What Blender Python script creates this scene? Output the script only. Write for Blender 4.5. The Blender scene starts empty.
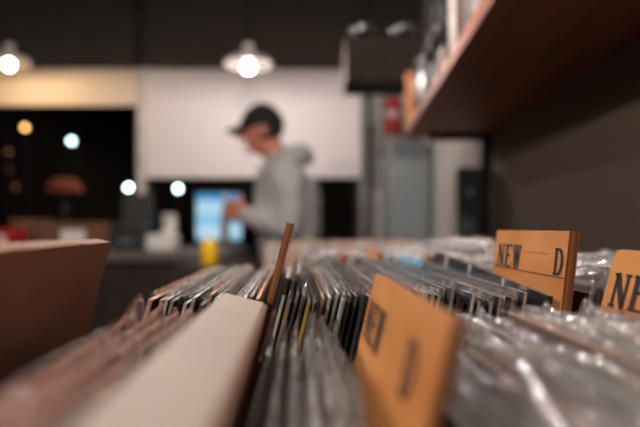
import bpy, bmesh, math, random
from mathutils import Vector, Matrix, noise as mnoise
R = random.Random(11)
sc = bpy.context.scene
C = sc.collection
PI = math.pi
ZC = 1.10            # height of the camera above the floor
F = 640*35/36.0      # focal length in pixels
HX, HY = 320.0, 228.0

def P(px, py, d):
    """a point of the photograph at depth d"""
    return Vector(((px-HX)*d/F, d, ZC-(py-HY)*d/F))

# ------------------------------------------------------------------ materials
def srgb(r, g, b):
    f = lambda c: c/12.92 if c <= .04045 else ((c+.055)/1.055)**2.4
    return (f(r/255), f(g/255), f(b/255), 1)

def new_mat(name):
    m = bpy.data.materials.new(name); m.use_nodes = True
    nt = m.node_tree
    for n in list(nt.nodes): nt.nodes.remove(n)
    out = nt.nodes.new('ShaderNodeOutputMaterial')
    return m, nt, out

def pmat(name, col, rough=.6, metal=0., var=.15, scale=8., stretch=(1,1,1), bump=0., spec=.5, coat=0.):
    m, nt, out = new_mat(name)
    b = nt.nodes.new('ShaderNodeBsdfPrincipled')
    b.inputs['Roughness'].default_value = rough
    b.inputs['Metallic'].default_value = metal
    b.inputs['Specular IOR Level'].default_value = spec
    b.inputs['Coat Weight'].default_value = coat
    tc = nt.nodes.new('ShaderNodeTexCoord')
    mp = nt.nodes.new('ShaderNodeMapping'); mp.inputs['Scale'].default_value = stretch
    no = nt.nodes.new('ShaderNodeTexNoise'); no.inputs['Scale'].default_value = scale; no.inputs['Detail'].default_value = 5
    nt.links.new(tc.outputs['Object'], mp.inputs['Vector']); nt.links.new(mp.outputs[0], no.inputs['Vector'])
    cr = nt.nodes.new('ShaderNodeValToRGB')
    cr.color_ramp.elements[0].position = .3; cr.color_ramp.elements[1].position = .7
    cr.color_ramp.elements[0].color = (*[c*(1-var) for c in col[:3]], 1)
    cr.color_ramp.elements[1].color = (*[min(1, c*(1+var)) for c in col[:3]], 1)
    nt.links.new(no.outputs['Fac'], cr.inputs['Fac']); nt.links.new(cr.outputs[0], b.inputs['Base Color'])
    if bump:
        bp = nt.nodes.new('ShaderNodeBump'); bp.inputs['Strength'].default_value = bump; bp.inputs['Distance'].default_value = .01
        nt.links.new(no.outputs['Fac'], bp.inputs['Height']); nt.links.new(bp.outputs[0], b.inputs['Normal'])
    nt.links.new(b.outputs[0], out.inputs['Surface'])
    return m

def wood_mat(name, col, dark, rough=.55, scale=30., stretch=(1,.08,1), coat=0.):
    m, nt, out = new_mat(name)
    b = nt.nodes.new('ShaderNodeBsdfPrincipled'); b.inputs['Roughness'].default_value = rough
    b.inputs['Coat Weight'].default_value = coat
    tc = nt.nodes.new('ShaderNodeTexCoord')
    mp = nt.nodes.new('ShaderNodeMapping'); mp.inputs['Scale'].default_value = stretch
    no = nt.nodes.new('ShaderNodeTexNoise'); no.inputs['Scale'].default_value = scale; no.inputs['Detail'].default_value = 8
    no.inputs['Distortion'].default_value = .6
    cr = nt.nodes.new('ShaderNodeValToRGB')
    cr.color_ramp.elements[0].position = .32; cr.color_ramp.elements[1].position = .66
    cr.color_ramp.elements[0].color = dark; cr.color_ramp.elements[1].color = col
    nt.links.new(tc.outputs['Object'], mp.inputs['Vector']); nt.links.new(mp.outputs[0], no.inputs['Vector'])
    nt.links.new(no.outputs['Fac'], cr.inputs['Fac']); nt.links.new(cr.outputs[0], b.inputs['Base Color'])
    nt.links.new(b.outputs[0], out.inputs['Surface'])
    return m

def emit_mat(name, col, strength):
    m, nt, out = new_mat(name)
    e = nt.nodes.new('ShaderNodeEmission'); e.inputs[0].default_value = col; e.inputs[1].default_value = strength
    nt.links.new(e.outputs[0], out.inputs['Surface'])
    return m

def film_mat(name, tint=(.96,.96,.96,1), haze=.08, rough=.13, bump=.25, bscale=60., hazecol=(.85,.85,.87,1), base=.05, power=4.0):
    """clear plastic film: see-through, glossy at grazing angles, a little milky"""
    m, nt, out = new_mat(name)
    tr = nt.nodes.new('ShaderNodeBsdfTransparent'); tr.inputs[0].default_value = tint
    gl = nt.nodes.new('ShaderNodeBsdfGlossy'); gl.inputs['Roughness'].default_value = rough
    df = nt.nodes.new('ShaderNodeBsdfDiffuse'); df.inputs[0].default_value = hazecol
    lw = nt.nodes.new('ShaderNodeLayerWeight'); lw.inputs[0].default_value = .5
    pw = nt.nodes.new('ShaderNodeMath'); pw.operation = 'POWER'; pw.inputs[1].default_value = power
    ma = nt.nodes.new('ShaderNodeMath'); ma.operation = 'MULTIPLY_ADD'; ma.inputs[1].default_value = .8; ma.inputs[2].default_value = base
    nt.links.new(lw.outputs['Facing'], pw.inputs[0]); nt.links.new(pw.outputs[0], ma.inputs[0])
    m1 = nt.nodes.new('ShaderNodeMixShader'); m1.inputs[0].default_value = haze
    m2 = nt.nodes.new('ShaderNodeMixShader')
    nt.links.new(tr.outputs[0], m1.inputs[1]); nt.links.new(df.outputs[0], m1.inputs[2])
    nt.links.new(ma.outputs[0], m2.inputs[0]); nt.links.new(m1.outputs[0], m2.inputs[1]); nt.links.new(gl.outputs[0], m2.inputs[2])
    if bump:
        tc = nt.nodes.new('ShaderNodeTexCoord')
        no = nt.nodes.new('ShaderNodeTexNoise'); no.inputs['Scale'].default_value = bscale; no.inputs['Detail'].default_value = 3
        bp = nt.nodes.new('ShaderNodeBump'); bp.inputs['Strength'].default_value = bump; bp.inputs['Distance'].default_value = .004
        nt.links.new(tc.outputs['Object'], no.inputs['Vector']); nt.links.new(no.outputs['Fac'], bp.inputs['Height'])
        for n in (gl, df): nt.links.new(bp.outputs[0], n.inputs['Normal'])
        nt.links.new(bp.outputs[0], lw.inputs['Normal'])
    nt.links.new(m2.outputs[0], out.inputs['Surface'])
    return m

M = {}
M['film'] = film_mat('clear_film', haze=.015, rough=.12, base=.04)
M['bag'] = film_mat('milky_film', haze=.13, rough=.12, bump=1., bscale=50., base=.2)
M['bag_pink'] = film_mat('rosy_film', haze=.6, rough=.2, bump=1., bscale=45., base=.30, hazecol=srgb(244,196,180))
M['bag_blue'] = film_mat('blue_film', tint=(.55,.8,.95,1), haze=.45, rough=.15, bump=.6, bscale=70., hazecol=srgb(80,165,205))
M['glass'] = film_mat('window_glass', haze=0., rough=.02, bump=0., base=.03, power=5.)
M['ply'] = wood_mat('orange_plywood', srgb(206,143,82), srgb(180,116,60), scale=38., stretch=(1,.25,1), rough=.5)
M['plyedge'] = wood_mat('plywood_edge', srgb(206,140,92), srgb(124,72,44), scale=260., stretch=(4,.15,.02), rough=.7)
M['board'] = wood_mat('brown_board', srgb(150,98,62), srgb(116,72,44), scale=20., stretch=(1,.3,1), rough=.6)
M['shelfwood'] = wood_mat('shelf_wood', srgb(160,98,64), srgb(124,72,44), scale=22., stretch=(1,.06,1), rough=.5)
M['rackwood'] = wood_mat('rack_wood', srgb(96,62,42), srgb(66,42,28), scale=18., rough=.6)
M['darkwood'] = wood_mat('dark_wood', srgb(46,33,26), srgb(30,21,17), scale=16., rough=.9)
M['orangewood'] = wood_mat('orange_wood', srgb(206,130,62), srgb(176,104,46), scale=20., stretch=(1,1,.1), rough=.5)
M['ink'] = pmat('black_ink', (.012,.011,.012,1), rough=.7)
M['fadedink'] = pmat('worn_ink', srgb(136,86,48), rough=.7)
M['cream'] = pmat('cream_card', srgb(158,143,130), rough=.6, var=.08, scale=14.)
M['brown_card'] = pmat('brown_card', srgb(120,76,48), rough=.65, var=.25, scale=20.)
M['vinyl'] = pmat('black_vinyl', (.012,.012,.013,1), rough=.3)
M['kraft'] = pmat('cardboard', srgb(108,72,50), rough=.8, var=.1)
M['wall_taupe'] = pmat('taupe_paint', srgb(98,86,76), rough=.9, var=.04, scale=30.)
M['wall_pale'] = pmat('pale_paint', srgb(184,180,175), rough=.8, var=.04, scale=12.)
M['bulkhead'] = pmat('dark_paint', srgb(78,71,64), rough=.9, var=.08, scale=6.)
M['blind'] = pmat('blind_cloth', srgb(226,219,218), rough=.85, var=.03, scale=60., stretch=(1,1,.2))
M['blindwarm'] = pmat('beige_blind_cloth', srgb(222,208,188), rough=.85, var=.03, scale=60.)
M['frame'] = pmat('black_frame', srgb(22,24,26), rough=.5)
M['whiteframe'] = pmat('white_frame', srgb(205,200,194), rough=.5)
M['floor'] = wood_mat('floor_boards', srgb(92,70,54), srgb(64,48,38), scale=9., stretch=(1,.1,1), rough=.5)
M['ceiling'] = pmat('dark_ceiling', srgb(60,56,52), rough=.9)
M['enamel'] = pmat('white_enamel', srgb(236,232,226), rough=.3, var=.02)
M['lining'] = pmat('glare_cut_lining', srgb(38,33,30), rough=.6, var=.05)  # added inside the shades, dark so the bulb's light doesn't burn them out
M['enamel_dark'] = pmat('dark_enamel', srgb(60,58,56), rough=.35, var=.05)
M['black'] = pmat('black_plastic', srgb(20,20,22), rough=.45)
M['steel'] = pmat('steel', srgb(150,152,155), rough=.3, metal=1., var=.08)
M['pipe'] = pmat('grey_pipe', srgb(96,96,95), rough=.5)
M['counter'] = pmat('grey_worktop', srgb(88,82,77), rough=.5, var=.1)
M['red'] = pmat('red_paint', srgb(178,34,34), rough=.35, var=.05)
M['white'] = pmat('white_paper', srgb(225,222,218), rough=.7, var=.05)
M['yellow'] = pmat('yellow_tin', srgb(232,186,24), rough=.4, var=.06)
M['orange'] = pmat('orange_lacquer', srgb(112,50,20), rough=.85, var=.05)
M['bluegrey'] = pmat('blue_grey_paint', srgb(136,144,148), rough=.35, var=.1, scale=3.)
M['asphalt'] = pmat('asphalt', srgb(26,27,29), rough=.9)
M['facade'] = pmat('night_facade', srgb(20,22,25), rough=.9)
M['skin'] = pmat('skin', srgb(190,122,98), rough=.55, var=.06, scale=20.)
M['hoodie'] = pmat('grey_jersey', srgb(172,172,172), rough=.95, var=.14, scale=24., stretch=(1,1,.5), bump=.5)
M['cap'] = pmat('black_cotton', srgb(20,21,23), rough=.9)
M['hair'] = pmat('dark_hair', srgb(34,26,22), rough=.8, var=.3, scale=90.)
M['denim'] = pmat('dark_denim', srgb(42,48,60), rough=.9, var=.15, scale=60.)
M['spk'] = pmat('speaker_cloth', srgb(34,42,44), rough=.85, var=.2, scale=90.)
M['yellowspine'] = pmat('yellow_spine', srgb(226,178,40), rough=.5, var=.05)

PAL = {  # cover colours of the records
 'charcoal': srgb(46,46,50), 'slate': srgb(80,86,94), 'navy': srgb(38,50,72), 'brown': srgb(96,74,60), 'cream': srgb(204,190,174),
 'grey': srgb(134,130,128), 'white': srgb(214,208,204), 'teal': srgb(54,92,98), 'rust': srgb(146,84,64), 'rose': srgb(206,156,140), 'black': srgb(24,24,27),
 'red': srgb(150,52,52)}
for k, c in PAL.items():
    M['cov_'+k] = pmat('cover_'+k, c, rough=.45, var=.3, scale=16.)
M['edge_pale'] = pmat('worn_card_edge', srgb(232,224,218), rough=.7, var=.35, scale=60.)
M['edge_grey'] = pmat('grey_card_edge', srgb(172,166,162), rough=.7, var=.4, scale=60.)
M['edge_dark'] = pmat('dark_card_edge', srgb(52,52,56), rough=.6, var=.5, scale=60.)
M['edge_warm'] = pmat('warm_card_edge', srgb(222,182,164), rough=.7, var=.35, scale=60.)

# ------------------------------------------------------------------ helpers
def obj(name, bm, mats, parent=None, smooth=False):
    me = bpy.data.meshes.new(name)
    bm.normal_update(); bm.to_mesh(me); bm.free()
    for m in (mats if isinstance(mats, (list, tuple)) else [mats]): me.materials.append(m)
    if smooth:
        for p in me.polygons: p.use_smooth = True
    o = bpy.data.objects.new(name, me); C.objects.link(o)
    if parent: o.parent = parent
    return o

def tag(o, label, cat, group=None, kind=None):
    o['label'] = label; o['category'] = cat
    if group: o['group'] = group
    if kind: o['kind'] = kind
    return o

def thing(name, label, cat, loc=(0,0,0), rot=(0,0,0), group=None):
    o = bpy.data.objects.new(name, None); C.objects.link(o)
    o.empty_display_size = .05
    o.location = loc; o.rotation_euler = rot
    return tag(o, label, cat, group)

def struct(name, bm, mats, parent=None):
    o = obj(name, bm, mats, parent)
    o['kind'] = 'structure'
    return o

def box(bm, x0, x1, y0, y1, z0, z1, mi=0, bev=0.):
    vs = [bm.verts.new((x, y, z)) for x in (x0, x1) for y in (y0, y1) for z in (z0, z1)]
    fs = [bm.faces.new([vs[i] for i in q]) for q in ((0,1,3,2),(4,6,7,5),(0,4,5,1),(2,3,7,6),(0,2,6,4),(1,5,7,3))]
    for f in fs: f.material_index = mi
    if bev:
        es = list({e for f in fs for e in f.edges})
        bmesh.ops.bevel(bm, geom=es, offset=bev, segments=2, affect='EDGES', profile=.6)
    return fs

def boxm(x0, x1, y0, y1, z0, z1, bev=0.):
    bm = bmesh.new(); box(bm, x0, x1, y0, y1, z0, z1, bev=bev); return bm

def lathe(bm, prof, n=24, org=(0,0,0), axis='z', mi=0):
    ox, oy, oz = org; rings = []
    for r, h in prof:
        ring = []
        for k in range(n):
            a = 2*PI*k/n
            ring.append(bm.verts.new((ox+r*math.cos(a), oy+r*math.sin(a), oz+h)))
        rings.append(ring)
    for A, B in zip(rings, rings[1:]):
        for k in range(n):
            f = bm.faces.new((A[k], A[(k+1)%n], B[(k+1)%n], B[k])); f.material_index = mi; f.smooth = True
    for ring, flip in ((rings[0], True), (rings[-1], False)):
        f = bm.faces.new(ring[::-1] if flip else ring); f.material_index = mi
    return bm

def tube(bm, pts, r, n=10):
    pts = [Vector(p) for p in pts]; rings = []
    rr = r if isinstance(r, (list, tuple)) else [r]*len(pts)
    for i, p in enumerate(pts):
        t = (pts[min(i+1, len(pts)-1)]-pts[max(i-1, 0)]).normalized()
        u = t.cross(Vector((0,0,1)) if abs(t.z) < .9 else Vector((1,0,0))).normalized(); v = t.cross(u)
        rings.append([bm.verts.new(p+(u*math.cos(2*PI*k/n)+v*math.sin(2*PI*k/n))*rr[i]) for k in range(n)])
    for A, B in zip(rings, rings[1:]):
        for k in range(n):
            f = bm.faces.new((A[k], A[(k+1)%n], B[(k+1)%n], B[k])); f.smooth = True
    bm.faces.new(rings[0][::-1]); bm.faces.new(rings[-1])
    return bm

def ball(bm, c, rx, ry=None, rz=None, sub=3, rot=None):
    ry = ry or rx; rz = rz or rx
    m = Matrix.Translation(c)
    if rot is not None: m = m @ rot
    m = m @ Matrix.Diagonal((rx, ry, rz, 1))
    return bmesh.ops.create_icosphere(bm, subdivisions=sub, radius=1, matrix=m)['verts']

def capsule(bm, p, q, r1, r2, n=14):
    tube(bm, [p, q], [r1, r2], n); ball(bm, p, r1*1.005, sub=2); ball(bm, q, r2*1.005, sub=2)

def chain(bm, pts, rs):
    for i in range(len(pts)-1): capsule(bm, Vector(pts[i]), Vector(pts[i+1]), rs[i], rs[i+1])

ONES = ['', 'first', 'second', 'third', 'fourth', 'fifth', 'sixth', 'seventh', 'eighth', 'ninth', 'tenth', 'eleventh', 'twelfth', 'thirteenth', 'fourteenth', 'fifteenth', 'sixteenth', 'seventeenth', 'eighteenth', 'nineteenth']
TENS = {2:('twenty','twentieth'), 3:('thirty','thirtieth'), 4:('forty','fortieth'), 5:('fifty','fiftieth'), 6:('sixty','sixtieth')}
def ordw(n):
    if n < 20: return ONES[n]
    t, u = divmod(n, 10)
    return TENS[t][1] if u == 0 else TENS[t][0]+'-'+ONES[u]

# ------------------------------------------------------------------ records
YAW = 23/F              # the sleeves run towards the vanishing point (297, 228)
FLOOR_BIN = ZC-.349     # top of the rack's base board

def jacket_mesh(t, w, h, edge_over=None):
    bm = bmesh.new()
    box(bm, -t/2, t/2, 0, w, 0, h, bev=min(.0006, t*.25))
    bm.normal_update()
    for f in bm.faces:
        f.material_index = 0 if abs(f.normal.x) > .8 else 1
        if f.normal.y < -.8 and edge_over: f.material_index = 2
    return bm

def film_mesh(t, w, h, amp, top, seed, ny=22, wave=.0035, peak=None, arch=False):
    """a film sleeve round a jacket: open-topped, or folded over in a rounded, wrinkled top"""
    bm = bmesh.new()
    if arch: zs = [(z, 0) for z in (0, .1, .2, .25, .28, h-.012, h-.001)]+[(h, f) for f in (.25, .5, .7, .85, .95, 1.)]
    else: zs = [(z, 0) for z in (0, .1, .2, .25, .28, .295, h-.004)]+[(h, .5), (h, 1.)]
    a = t/2+.0003
    per = [(-a, -.0015+(w+.003)*k/ny) for k in range(ny+1)] + [(a, -.0015+(w+.003)*(ny-k)/ny) for k in range(ny+1)]
    rings = []
    for j, (z, f) in enumerate(zs):
        ring = []
        for (x, y) in per:
            s = 1 if x > 0 else -1
            n1 = mnoise.noise(Vector((s*1.7+seed*3.1, y*26, z*30+f*.6+seed)))
            n2 = mnoise.noise(Vector((seed*7.3+s, y*14, 4.2)))
            n3 = mnoise.noise(Vector((seed*5.1, y*48, 1.3)))
            n4 = mnoise.noise(Vector((seed*2.9, y*95, f*1.2+2.3)))
            xx = x+s*max(-.0003, amp*(.5+n1)*min(1, z/.2))
            zz = z
            if arch and f > 0:
                tp = top*(.72+.45*n2+.30*n3)+.0012*n4
                xx = xx*math.sqrt(max(.004, 1-f*f))+f*amp*1.6*n3
                zz = z+tp*f
            elif f > 0:
                xx = xx*(1-.5*f*(.55+.45*n2))+f*amp*1.2*n2
                zz = z+top*(.4 if f < 1 else 1)+wave*n2*f*2+wave*.8*mnoise.noise(Vector((y*60, seed, s)))*f
            if peak and f > 0: zz += peak[1]*f*math.exp(-((y-peak[0])/peak[2])**2)
            ring.append(bm.verts.new((xx, y, zz)))
        rings.append(ring)
    n = len(per)
    for A, B in zip(rings, rings[1:]):
        for k in range(n):
            f = bm.faces.new((A[k], A[(k+1)%n], B[(k+1)%n], B[k])); f.smooth = True
    return bm

RECORDS = []
def record(label, group, xt, y0, lean, col, edge='edge_pale', t=.003, h=.315, w=.315, film=None, pitch=0., spine=None, z0=None, amp=None, top=None, yaw=None, L=.315, peak=None):
    """xt: x of the top of the near edge; lean: rightward lean of the sleeve"""
    bx = xt-L*math.sin(lean)
    z = FLOOR_BIN if z0 is None else z0
    z += t/2*math.sin(abs(lean))+.0004
    r = thing('record', label, 'record', (bx, y0, z), (pitch, lean, YAW if yaw is None else yaw), group)
    mats = [M['cov_'+col], M[edge]] + ([M[spine]] if spine else [])
    obj('jacket', jacket_mesh(t, w, h, spine), mats, r)
    if film:
        seed = len(RECORDS)*1.37+.5
        if film == 'film':
            fm = film_mesh(t, w, h, .00022 if amp is None else amp, .004 if top is None else top, seed, ny=16, wave=.0012)
        else:
            fm = film_mesh(t, w, h, .0010 if amp is None else amp, .011 if top is None else top, seed, ny=64, peak=peak, arch=True)
        obj('outer_sleeve', fm, M[film], r)
    RECORDS.append(r)
    return r

# ------------------------------------------------------------------ lettering
def bar(bm, a, b, w):
    a, b = Vector((*a, 0)), Vector((*b, 0)); d = (b-a).normalized(); n = Vector((-d.y, d.x, 0))*w/2
    bm.faces.new([bm.verts.new(p) for p in (a-n, b-n, b+n, a+n)])

def glyph(bm, ch, u, v, w, h):
    """a slab-serif capital with its foot at (u, v)"""
    T, t, s = .2*w*1.6, .12*h, .17*w*1.2     # thick stem, thin stroke, serif
    X = lambda f: u+f*w
    Y = lambda f: v+f*h
    H = lambda x0, x1, y: bar(bm, (X(x0), Y(y)), (X(x1), Y(y)), t*.75)
    V = lambda x, y0=0, y1=1, k=1.: bar(bm, (X(x), Y(y0)), (X(x), Y(y1)), T*k)
    if ch == 'N':
        V(.16, k=.6); V(.84, k=.6); bar(bm, (X(.16), Y(.98)), (X(.84), Y(.02)), T*.95)
        H(-.04, .34, .96); H(-.04, .36, .04); H(.64, 1.04, .96)
    elif ch == 'E':
        V(.22); H(0, .92, .96); H(0, .95, .04); H(.22, .7, .52)
        bar(bm, (X(.89), Y(1)), (X(.89), Y(.76)), t*.6); bar(bm, (X(.92), Y(0)), (X(.92), Y(.26)), t*.6); bar(bm, (X(.68), Y(.62)), (X(.68), Y(.42)), t*.5)
    elif ch == 'W':
        bar(bm, (X(.08), Y(1)), (X(.3), Y(0)), T*.9); bar(bm, (X(.3), Y(0)), (X(.5), Y(.96)), T*.5)
        bar(bm, (X(.5), Y(1)), (X(.72), Y(0)), T*.9); bar(bm, (X(.72), Y(0)), (X(.93), Y(.96)), T*.5)
        H(-.08, .26, .96); H(.36, .62, .96); H(.78, 1.08, .96)
    elif ch == 'D':
        V(.22); H(0, .5, .96); H(0, .5, .04)
        pts = [(.45+.47*math.sin(PI*k/14), .5+.46*math.cos(PI*k/14)) for k in range(15)]
        for k, (p, q) in enumerate(zip(pts, pts[1:])):
            wd = t*.75+(T-t*.75)*math.sin(PI*(k+.5)/14)
            bar(bm, (X(p[0]), Y(p[1])), (X(q[0]), Y(q[1])), wd)

def text_mesh(words_at, L, H, face_x):
    """words_at: (string, u from the far edge, v below the top, letter width, gap, height); laid on the face at x = face_x"""
    bm = bmesh.new()
    for s, u, vtop, w, gap, h in words_at:
        for ch in s:
            if ch != ' ': glyph(bm, ch, u, -vtop-h, w, h)
            u += w+gap
    for v in bm.verts:
        u, z = v.co.x, v.co.y
        v.co = Vector((face_x, L-u, H+z))
    bmesh.ops.recalc_face_normals(bm, faces=bm.faces)
    return bm

def divider(label, xt, y0, length, htop, lean, t=.0055, mats=('ply', 'plyedge'), words=None, ink='ink', rules=(), round_corner=0., yaw=None, group=None):
    """a board standing between the records; htop: how far its top lies under the camera's height"""
    Lz = (.349-htop)/math.cos(lean)
    bx = xt-Lz*math.sin(lean)
    r = thing('divider_board', label, 'divider', (bx, y0, FLOOR_BIN+t/2*math.sin(lean)+.0004), (0, lean, YAW if yaw is None else yaw), group)
    bm = bmesh.new()
    n = 6; prof = [(0, 0), (length, 0)]
    if round_corner:
        rc = round_corner
        prof += [(length-rc+rc*math.cos(PI/2*k/n), Lz-rc+rc*math.sin(PI/2*k/n)) for k in range(n+1)]
        prof += [(rc-rc*math.sin(PI/2*k/n), Lz-rc+rc*math.cos(PI/2*k/n)) for k in range(n+1)]
    else:
        m = 14
        prof += [(length*(1-k/m), Lz+.0004*mnoise.noise(Vector((k*.9, xt*50, 1)))) for k in range(m+1)]
    A = [bm.verts.new((-t/2, y, z)) for y, z in prof]; B = [bm.verts.new((t/2, y, z)) for y, z in prof]
    bm.faces.new(A); bm.faces.new(B[::-1])
    for k in range(len(prof)):
        q = (k+1) % len(prof)
        f = bm.faces.new((A[k], B[k], B[q], A[q])); f.material_index = 1
    bmesh.ops.recalc_face_normals(bm, faces=bm.faces)
    obj('board', bm, [M[mats[0]], M[mats[1]]], r)
    if words:
        for wd_ in words: obj('lettering', text_mesh([wd_], length, Lz, -t/2-.0002), M[ink], r)
    for (u0, u1, v, w, mk) in rules:
        rb = bmesh.new(); bar(rb, (u0, -v), (u1, -v), w)
        for vv in rb.verts: vv.co = Vector((-t/2-.00015, length-vv.co.x, Lz+vv.co.y))
        obj('ruled_line', rb, M[mk], r)
    return r

deg = math.radians
# ---- the rack that carries the three near rows
rk = thing('record_rack', 'brown wooden rack that holds the three nearest rows of records', 'rack', (0, 0, 0), (0, 0, YAW))
rx0, rx1, ry0, ry1 = -.235, .43, -.06, 1.09
obj('base_board', boxm(rx0, rx1, ry0, ry1, FLOOR_BIN-.02, FLOOR_BIN), M['rackwood'], rk)
for x in (rx0-.018, rx1): obj('side_panel', boxm(x, x+.018, ry0, ry1, FLOOR_BIN-.02, ZC-.165, bev=.002), M['rackwood'], rk)
for y in (ry0-.016, .342, .705, ry1): obj('cross_panel', boxm(rx0, rx1, y, y+.014, FLOOR_BIN, ZC-.15, bev=.002), M['rackwood'], rk)
for x in (rx0-.01, rx1-.04):
    for y in (ry0, ry1-.05): obj('leg', boxm(x, x+.05, y, y+.05, 0, FLOOR_BIN-.02, bev=.003), M['rackwood'], rk)

# ---- middle row, left of the thin divider
def lean_mid(x): return deg(14.3-max(0, x+.02)/.15*5.6)
g_mid = 'records in the middle row'
cols = ['charcoal', 'slate', 'grey', 'brown', 'white', 'navy', 'cream', 'black', 'grey', 'charcoal', 'teal', 'slate', 'white', 'grey']
edges = ['edge_pale', 'edge_grey', 'edge_pale', 'edge_grey', 'edge_warm', 'edge_pale', 'edge_dark']
EW = {'edge_pale': 'pale-edged', 'edge_grey': 'grey-edged', 'edge_warm': 'buff-edged', 'edge_dark': 'dark-edged'}
Ymid = .372
n1 = 16
for i in range(n1):
    x = -.1005+i*.00418
    if i == 0: x -= .0015
    c = ['black', 'charcoal', 'brown', 'charcoal', 'grey', 'navy', 'black', 'slate', 'charcoal', 'grey', 'charcoal', 'brown', 'black', 'slate', 'black', 'navy', 'charcoal'][i]
    e = edges[(i*3+1) % 7] if i else 'edge_warm'
    record('%s %s record, %s from the end of the middle row beside the dark gap' % (EW[e], c, ordw(i+1)), g_mid, x, Ymid+R.uniform(-.004, .005), lean_mid(x), c, e,
           t=.0023+(.0008 if i == 0 else 0), h=.315+R.uniform(-.004, .003), film='film')
divider('thin wooden divider seen edge on, standing up among the middle row', -.0186, .386, .15, -.002, deg(14.6), t=.0042)
# three crumpled bags right of it, then the dense run up to the printed board
n2 = 37
k = 0
for i in range(n2):
    x = -.0222+i*.00408
    bag = i in (1, 3, 9)
    c = ['charcoal', 'slate', 'navy', 'black', 'slate', 'cream', 'brown', 'grey', 'black', 'white', 'navy', 'charcoal'][i % 12]
    e = edges[(i*5+2) % 7]
    sp = 'yellowspine' if i in (1, 4) else None
    film = 'film'
    kw = {}
    if bag: film = 'bag'; kw = dict(amp=.00028, top=.013, peak=(.12+.05*i/3, .010, .05))
    nm = '%s %s record' % (EW[e], c)
    if sp: nm = 'record with a yellow spine'
    if i == 29: nm = 'record with crumpled blue film on its top'
    rec_ = record('%s, %s along from the thin upright divider' % (nm, ordw(i+1)), g_mid, x, Ymid+R.uniform(-.005, .006), lean_mid(x), c, e,
           t=.0022, h=.315+R.uniform(-.003, .003)-(.004 if i > 26 else 0), film=film, spine=sp, **kw)
    if i == 29:
        bm = bmesh.new(); nu, nv = 40, 12; G = []
        for a in range(nu+1):
            row = []
            for b in range(nv+1):
                th = PI*(b/nv-.5)
                n_ = mnoise.noise(Vector((a*.33, b*.6, 3))); n2_ = mnoise.noise(Vector((a*.8, b*.9, 9)))
                rr_ = .0045+.0028*n_+.0012*n2_
                row.append(bm.verts.new((min(.0021, max(-.0021, rr_*math.sin(th)*.55)), .17+a*.0033, .3165+rr_*math.cos(th)*1.7)))
            G.append(row)
        for a in range(nu):
            for b in range(nv): bm.faces.new((G[a][b], G[a+1][b], G[a+1][b+1], G[a][b+1]))
        obj('blue_wrap', bm, M['bag_blue'], rec_, True)
# the tall tilted dark one with pale marks
xt = .1375
td = record('taller dark sleeve with pale ticks, tilted up beside the printed NEW D board', g_mid, xt, Ymid+.012, deg(8.3), 'black', 'edge_dark', t=.003, h=.3115, film=None, pitch=deg(2.9))
for y in (.08, .17, .255): obj('pale_tick', boxm(-.0019, -.0016, y, y+.004, .278, .311), M['edge_pale'], td)
# printed board NEW D
divider('plywood divider printed NEW and D, upright in the middle row', .1521, .370, .134, .0028, deg(6.3), t=.0062,
        words=[('NEW', .0085, .0108, .0148, .0026, .0172), ('D', .1165, .0108, .0130, .002, .0168)],
        rules=[(.002, .1335, .0287, .0006, 'ink'), (.062, .108, .0150, .0004, 'fadedink')])
# bagged sleeves beyond the board
cl = ['red', 'charcoal', 'rose', 'slate', 'black', 'grey', 'brown', 'navy', 'rose', 'charcoal', 'red', 'slate', 'grey', 'black']
for i in range(24):
    x = .1655+i*.0080
    c = cl[i % 14]
    tall = .006 if i in (5, 6, 7, 8, 9) else 0
    record('bagged %s record, %s behind the board printed NEW D' % (c, ordw(i+1)), 'bagged records behind the printed board', x, Ymid+x*YAW+R.uniform(-.004, .008), deg(6.7-.05*i), c, edges[(i*2) % 7],
           t=.0034, h=.312+tall+R.uniform(-.002, .003), film='bag', amp=.0009, top=.012)

# ---- front row
Yf = -.005
g_f = 'bagged records in the nearest row'
divider('brown divider board at the end of the nearest row, beside the counter', -.1095, .172, .158, .0078, deg(14.3), t=.0075, mats=('board', 'board'))
# rosy bags right of it
seq = [(-.0905, 'charcoal', 'bag', .303, .318), (-.0815, 'brown', 'bag_pink', .306, .322), (-.0725, 'rose', 'bag_pink', .309, .318), (-.0640, 'rose', 'bag_pink', .3095, .325), (-.0555, 'rose', 'bag_pink', .3105, .322), (-.0480, 'cream', 'bag', .312, .32)]
nmz = ['dark record in a clear bag next to the brown end board', 'brown record in a hazy bag, second from the brown end board', 'pink record in a shiny bag, third from the brown end board',
       'pink record in a shiny bag, fourth from the brown end board', 'pink record in a shiny bag, fifth from the brown end board', 'cream record in a clear bag leaning against the thick box set']
for (x, c, fm, h, wd), nm in zip(seq, nmz):
    record(nm, g_f, x, Yf+R.uniform(-.006, .004), deg(14.3), c, 'edge_warm' if c != 'charcoal' else 'edge_dark', t=.0036, h=h, w=.315, L=.307, peak=(.306, .013, .022) if c == 'brown' else None, film=fm, amp=.0010, top=.010)
# the thick cream box set, leaning
bl = deg(14.8)
bs = thing('box_set', 'thick cream-topped record box set leaning in the nearest row', 'box set', (0, 0, 0), (0, bl, YAW))
Wb, Lb, Hb = .0235, .30, .318
# left top edge at (225,293) far
far = P(225, 292.5, .322)
loc = Vector((far.x, far.y, far.z))-Matrix.Rotation(YAW, 3, 'Z') @ (Matrix.Rotation(bl, 3, 'Y') @ Vector((-Wb/2, Lb, Hb)))
bs.location = loc
bm = bmesh.new(); box(bm, -Wb/2, Wb/2, 0, Lb, 0, Hb-.0006, bev=.0012)
obj('box_body', bm, M['brown_card'], bs)
bm = bmesh.new(); box(bm, -Wb/2-.0004, Wb/2-.0022, -.0004, Lb+.0004, Hb-.006, Hb, bev=.0010)
obj('cream_lid', bm, M['cream'], bs)
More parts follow.
